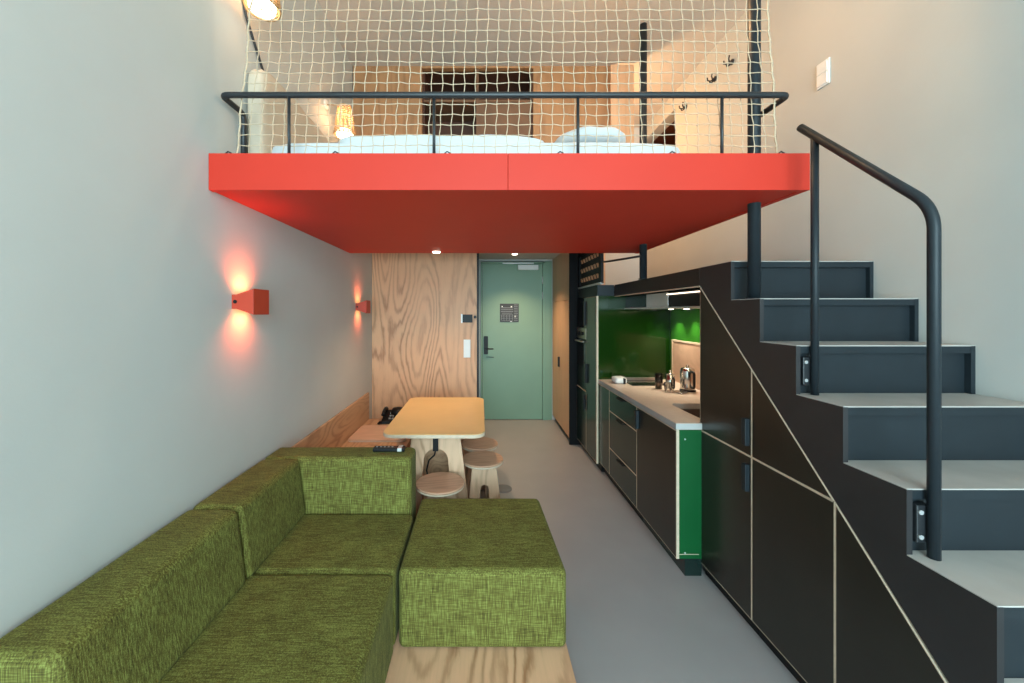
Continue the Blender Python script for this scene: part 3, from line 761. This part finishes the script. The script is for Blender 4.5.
# screen above the tall units
gr = thing('lattice_screen', 'black framed screen with rows of pale triangular cut-outs above the oven column', 'screen', (1.15, 4.0, 1.81))
GY0, GY1, GZ0, GZ1 = 3.58, 4.40, 1.815, 2.205
m = MB(); m.box(1.14, 1.165, GY0, GY0 + .07, GZ0, GZ1); m.box(1.14, 1.165, GY1 - .05, GY1, GZ0, GZ1); m.box(1.14, 1.165, GY0, GY1, GZ1 - .03, GZ1)
m.build('frame', M['blackp'], gr)
MB().box(1.135, 1.165, GY0, GY1, GZ0 - .006, GZ0 + .012).build('bottom_rail', M['silver'], gr)
MB().box(1.152, 1.158, GY0 + .07, GY1 - .05, GZ0 + .012, GZ1 - .03).build('panel', M['blackp'], gr)
m = MB(); n_ = 7; dy = (GY1 - GY0 - .14) / n_
for r in range(4):
    z = GZ0 + .06 + r * .105
    for k in range(n_):
        y = GY0 + .08 + k * dy
        m.prism([(y, z), (y + dy * .55, z), (y + dy * .95, z + .045), (y + dy * .4, z + .045)], 'x', 1.146, 1.1525)
m.build('cut_out', M['closet'], gr)
# thin rail from the screen towards the rear column
tr = MB().tube(fillet([(1.165, 3.62, 2.02), (1.165, 3.40, 2.0), (1.28, 3.03, 1.99)], .08), .009, 8).build('guide_rail', M['black']); center(tr)
tag(tr, 'thin black rail bridging the lattice screen and the rear steel column', 'rail')

# closet at the entrance
CX = 1.04
ck = thing('entrance_closet', 'wooden closet with two tall doors beside the green entrance door', 'closet', (1.3, 4.95, 0))
MB().box(CX + .02, 1.285, T2 + .024, YB - .002, .07, NOOK_Z - .003).build('carcass', M['closet'], ck)
MB().box(CX + .04, 1.285, T2 + .02, YB - .002, 0, .07).build('plinth', M['blackp'], ck)
MB().box(CX, 1.285, T2, T2 + .02, 0, NOOK_Z - .003).build('end_panel', M['void'], ck)
MB().box(CX, CX + .018, T2 + .024, YB - .004, 1.69, NOOK_Z - .003).build('upper_panel', M['closet'], ck, .002)
ym = 4.93
d1 = MB().box(CX, CX + .018, T2 + .024, ym - .002, .075, 1.686).build('door', M['closet'], ck, .002)
MB().box(CX, CX + .018, ym + .004, YB - .004, .075, 1.686).build('door', M['closet'], ck, .002)
MB().box(CX + .001, CX + .019, ym - .002, ym + .004, .075, 1.686).build('edge_band', M['birch'], ck)
MB().box(CX - .022, CX - .0002, ym + .02, ym + .055, .83, .96).build('handle', M['blackp'], d1, .003)

# ------------------------------------------------------------------ sofa
sf = thing('corner_sofa', 'olive green corner sofa on a low plywood platform along the wall', 'sofa', (-.4, 1.6, 0))
SZ, BZ, PZ = .445, .745, .105
S0, S1, S2, S3 = .90, 1.61, 2.085, 2.27
pb = MB().box(XL + .003, .375, .86, S3, .0, PZ).build('platform', M['ply_base'], sf, .003)
def cushion(name, x0, x1, y0, y1, z0, z1, bev=.028, lean=None, seed=0):
    """upholstered block; lean = (dx on -x/+x top, dy on -y/+y top)"""
    b = MB(); nx = max(4, int((x1 - x0) / .07)); ny = max(4, int((y1 - y0) / .07)); nz = 4
    rnd = random.Random(seed); ph = [rnd.uniform(0, 6.28) for _ in range(4)]
    bm = b.bm
    lx0, lx1, ly0, ly1 = lean or (0, 0, 0, 0)
    def P(i, j, k):
        u, v, w = i / nx, j / ny, k / nz
        z = z0 + (z1 - z0) * w
        xa, xb = x0 + lx0 * w, x1 + lx1 * w; ya, yb = y0 + ly0 * w, y1 + ly1 * w
        x = xa + (xb - xa) * u; y = ya + (yb - ya) * v
        puff = 16 * u * (1 - u) * v * (1 - v)
        if k == nz: z += .004 * puff + .0015 * math.sin(9 * u + 5 * v + ph[0]) * puff
        return (x, y, z)
    cache = {}
    def V(i, j, k):
        if (i, j, k) not in cache: cache[(i, j, k)] = bm.verts.new(P(i, j, k))
        return cache[(i, j, k)]
    for i in range(nx):
        for j in range(ny):
            for k in (0, nz): bm.faces.new((V(i, j, k), V(i + 1, j, k), V(i + 1, j + 1, k), V(i, j + 1, k)))
    for i in range(nx):
        for k in range(nz):
            for j in (0, ny): bm.faces.new((V(i, j, k), V(i + 1, j, k), V(i + 1, j, k + 1), V(i, j, k + 1)))
    for j in range(ny):
        for k in range(nz):
            for i in (0, nx): bm.faces.new((V(i, j, k), V(i, j + 1, k), V(i, j + 1, k + 1), V(i, j, k + 1)))
    return b.build(name, M['fabric'], sf, bev, 4)
g_ = .0015
cushion('seat_cushion', -.985, -.362, S0, S1 - g_, PZ + .001, SZ, seed=1)
cushion('seat_cushion', -.985, -.362, S1 + g_, S2 - .002, PZ + .001, SZ, seed=2)
ch = cushion('chaise_cushion', -.350, .372, 1.615, 2.262, PZ + .001, SZ, seed=3)
for v in ch.data.vertices:
    v.co.x -= .022 * max(0, (v.co.x + sf.location.x - .0) / .372) * (v.co.y + sf.location.y - 1.615) / .65
cushion('backrest_cushion', XL + .004, -.945, S0 - .02, 1.56 - g_, PZ + .33, BZ, lean=(0, -.04, 0, 0), seed=4)
cushion('backrest_cushion', XL + .004, -.945, 1.56 + g_, S2 - .003, PZ + .33, BZ, lean=(0, -.04, 0, 0), seed=5)
cushion('backrest_cushion', XL + .004, -.378, S2 - .0, S3 - .002, PZ + .001, BZ, lean=(0, 0, .0, 0), seed=6)
MB().box(XL + .004, -.99, S0 + .01, S2 - .01, PZ + .001, PZ + .33).build('back_support', M['ply_y'], sf)

# remote control on the sofa back
rc = thing('remote_control', 'black remote control lying on the sofa backrest near the table', 'remote', (-.51, 2.18, BZ))
MB().box(-.61, -.43, 2.155, 2.205, BZ + .006, BZ + .026).build('body', M['blackp'], rc, .005)
MB().box(-.47, -.445, 2.152, 2.208, BZ + .008, BZ + .028).build('end_cap', M['silver'], rc, .003)
m = MB()
for k in range(5): m.lathe((-.59 + k * .022, 2.18, BZ + .026), [(.006, 0), (.006, .002)], 10)
m.build('button', M['grey'], rc)

# ------------------------------------------------------------------ bench
BZ0 = .408
bn = thing('wall_bench', 'long plywood wall bench with backboard behind the sofa', 'bench', (-.95, 3.2, 0))
MB().box(XL + .003, -.62, 2.30, 4.04, BZ0 - .03, BZ0).build('seat', M['ply_y'], bn, .002)
MB().box(XL + .003, XL + .022, 2.30, 4.04, BZ0 + .0005, .69).build('backboard', M['ply_y'], bn, .002)
MB().box(XL + .003, -.66, 2.34, 4.02, 0, BZ0 - .031).build('base', M['ply_y'], bn, .002)
sp_ = thing('seat_pad', 'pale flat seat pad with rounded corners on the bench', 'seat pad', (-.9, 3.5, BZ0))
MB().prism(rrect(-1.165, -.66, 3.32, 3.76, .05), 'z', BZ0 + .001, BZ0 + .018).build('board', M['pad'], sp_, .003)
MB().prism(rrect(-1.168, -.657, 3.317, 3.763, .052), 'z', BZ0 + .0008, BZ0 + .008).build('edge_band', M['birch'], sp_)
# telephone
tp = thing('telephone', 'black desk telephone on the far end of the bench', 'telephone', (-.90, 3.93, BZ0))
m = MB(); m.hexa([(-1.01, 3.84, BZ0 + .002), (-.80, 3.84, BZ0 + .002), (-.80, 4.02, BZ0 + .002), (-1.01, 4.02, BZ0 + .002)],
                 [(-1.0, 3.85, BZ0 + .03), (-.81, 3.85, BZ0 + .03), (-.81, 4.01, BZ0 + .11), (-1.0, 4.01, BZ0 + .11)])
m.build('body', M['blackp'], tp, .006)
m = MB(); m.tube([(-.985, 3.87, BZ0 + .085), (-.985, 3.90, BZ0 + .115), (-.985, 3.95, BZ0 + .13), (-.985, 4.0, BZ0 + .12)], [.022, .017, .017, .022], 10)
m.build('handset', M['blackp'], tp)
m = MB()
for i in range(3):
    for j in range(3): m.box(-.93 + i * .03, -.912 + i * .03, 3.87 + j * .035, 3.885 + j * .035, BZ0 + .045 + j * .0175, BZ0 + .058 + j * .0175)
m.build('key', M['grey'], tp)
MB().lathe((-.86, 3.975, BZ0 + .06), [(.075, 0), (.072, .045), (.05, .075), (.001, .085)], 20).build('speaker_dome', M['blackp'], tp)
m = MB(); m.tube([(-1.0 - .02 + .015 * math.cos(k * .9), 3.86 - .03 * math.sin(k / 12 * PI), BZ0 + .012 + .006 * math.sin(k * .9)) for k in range(26)], .004, 6); m.build('cord', M['blackp'], tp)

# ------------------------------------------------------------------ table
tb = thing('dining_table', 'mustard topped dining table with rounded corners on plywood trestles', 'table', (-.31, 3.05, 0))
TX0, TX1, TY0, TY1 = -.655, .035, 2.50, 3.60
MB().prism(rrect(TX0, TX1, TY0, TY1, .085, 8), 'z', .712, .7345).build('tabletop', M['birch'], tb, .002)
MB().prism(rrect(TX0 + .002, TX1 - .002, TY0 + .002, TY1 - .002, .083, 8), 'z', .7345, .7375).build('laminate_top', M['mustard'], tb)
def arch_panel(cx, ht, wt_, wb, aw_t, aw_b, ah, n=8):
    """outline of a tapering panel with an arched cut-out open at the floor, in (u, z)"""
    L_ = [(cx - wb, 0), (cx - wt_, ht), (cx + wt_, ht), (cx + wb, 0), (cx + aw_b, 0)]
    zs = ah - aw_t
    A = [(cx + aw_t * math.cos(a), zs + aw_t * math.sin(a)) for a in [PI * k / n for k in range(n + 1)]]
    return L_ + A + [(cx - aw_b, 0)]
def arch_prism(m, cx, ht, wt_, wb, aw_t, aw_b, ah, axis, a, b, n=10):
    """same panel split into quads so that it caps cleanly"""
    zs = ah - aw_t
    right = [(aw_b, 0)] + [(aw_t * math.cos(PI / 2 * k / n), zs + aw_t * math.sin(PI / 2 * k / n)) for k in range(n + 1)]
    outer = []
    for u, z in right:
        outer.append((wb + (wt_ - wb) * z / ht, z))
    for sgn in (1, -1):
        for i in range(len(right) - 1):
            q = [right[i], outer[i], outer[i + 1], right[i + 1]]
            m.prism([(cx + sgn * u, z) for u, z in q], axis, a, b)
    wz = outer[-1][0]
    m.prism([(cx - wz, ah), (cx + wz, ah), (cx + wt_, ht), (cx - wt_, ht)], axis, a, b)
for yy in (2.63, 3.40):
    m = MB(); arch_prism(m, -.305, .711, .165, .25, .085, .125, .60, 'y', yy, yy + .024)
    bmesh.ops.remove_doubles(m.bm, verts=m.bm.verts, dist=1e-5)
    m.build('trestle', M['ply_z'], tb)
MB().box(-.33, -.28, 2.654, 3.40, .62, .70).build('stretcher', M['ply_y'], tb)
MB().box(-.45, -.16, 2.95, 2.97, .02, .60).build('centre_panel', M['ply_y'], tb)
br = MB().box(-.325, -.287, 2.615, 2.6295, .585, .705).build('bracket', M['blackp'], tb, .003)
MB().tube([(-.305, 2.66, .60), (-.32, 2.67, .54), (-.36, 2.68, .50), (-.38, 2.70, .42), (-.37, 2.72, .36)], .006, 6).build('cable', M['blackp'], tb)

# ------------------------------------------------------------------ stools
def make_stool(label):
    t = thing('stool', label, 'stool', (0, 0, 0), 'round plywood stools')
    MB().lathe((0, 0, 0), [(.150, .428), (.155, .431), (.155, .441)], 44).build('seat_rim', M['birch'], t)
    MB().lathe((0, 0, 0), [(.155, .441), (.155, .450), (.152, .454)], 44).build('seat', M['ply_seat'], t)
    for k in range(4):
        m = MB(); arch_prism(m, 0, .427, .085, .135, .030, .048, .30, 'y', -.009, .009)
        bmesh.ops.remove_doubles(m.bm, verts=m.bm.verts, dist=1e-5)
        tilt = math.atan((.135 - .085) / .427)
        R = Matrix.Rotation(k * PI / 2, 4, 'Z') @ Matrix.Translation((0, -.128, 0)) @ Matrix.Rotation(-tilt, 4, 'X')
        bmesh.ops.transform(m.bm, matrix=R, verts=m.bm.verts)
        m.build('leg_panel', M['ply_z'], t)
    return t
st0 = make_stool('round plywood stool tucked between the sofa corner and the table end')
spots = [(-.255, 2.44, 12, None), (.018, 2.84, 8, 'round plywood stool standing beside the long side of the table, nearer the sofa'), (-.005, 3.17, 20, 'round plywood stool beside the long side of the table, nearer the door')]
for i, (x, y, a, lab) in enumerate(spots):
    o = st0 if i == 0 else copy_tree(st0)
    o.location = (x, y, 0); o.rotation_euler = (0, 0, math.radians(a))
    if lab: o['label'] = lab
# floor socket
fs = thing('floor_socket', 'round grey socket lid set in the floor beside the stools', 'floor socket', (.075, 3.1, 0))
sx_, sy_ = .20, 3.32
fs.location = (sx_, sy_, 0)
MB().lathe((sx_, sy_, 0), [(.072, .0005), (.072, .004), (.066, .006)], 28).build('lid', M['socket'], fs)
MB().lathe((sx_, sy_, 0), [(.080, .0003), (.080, .003)], 28).build('ring', M['socket'], fs)

# ------------------------------------------------------------------ daylight
def area(name, loc, rot, sx, sy, e, col, spread=180):
    L = bpy.data.lights.new(name, 'AREA'); L.shape = 'RECTANGLE'; L.size = sx; L.size_y = sy; L.energy = e; L.color = col; L.spread = math.radians(spread)
    o = bpy.data.objects.new(name, L); o.location = loc; o.rotation_euler = rot; COL.objects.link(o); return o
area('window_daylight', (.425, YF - .12, 1.86), (PI / 2, 0, 0), 2.7, 3.4, 430, (.64, .91, 1.0))
W = bpy.data.worlds.new('sky'); SC.world = W; W.use_nodes = True
nt = W.node_tree; bg = nt.nodes['Background']
sky = nt.nodes.new('ShaderNodeTexSky'); sky.sky_type = 'PREETHAM' if False else 'HOSEK_WILKIE'
sky.turbidity = 5; sky.sun_direction = (0.2, .6, .7)
nt.links.new(sky.outputs[0], bg.inputs[0]); bg.inputs[1].default_value = .4

# ------------------------------------------------------------------ camera
cam = bpy.data.cameras.new('camera'); co = bpy.data.objects.new('camera', cam); COL.objects.link(co)
cam.sensor_width = 36; cam.lens = 380 / 1024 * 36
cam.shift_x = (512 - 480) / 1024; cam.shift_y = (312 - 341.5) / 1024
cam.clip_start = .05
co.location = (0, 0, H); co.rotation_euler = (PI / 2, 0, 0)
SC.camera = co
vs_ = SC.view_settings
vs_.view_transform = 'Standard'; vs_.look = 'None'; vs_.exposure = .1; vs_.gamma = 1; vs_.use_curve_mapping = False
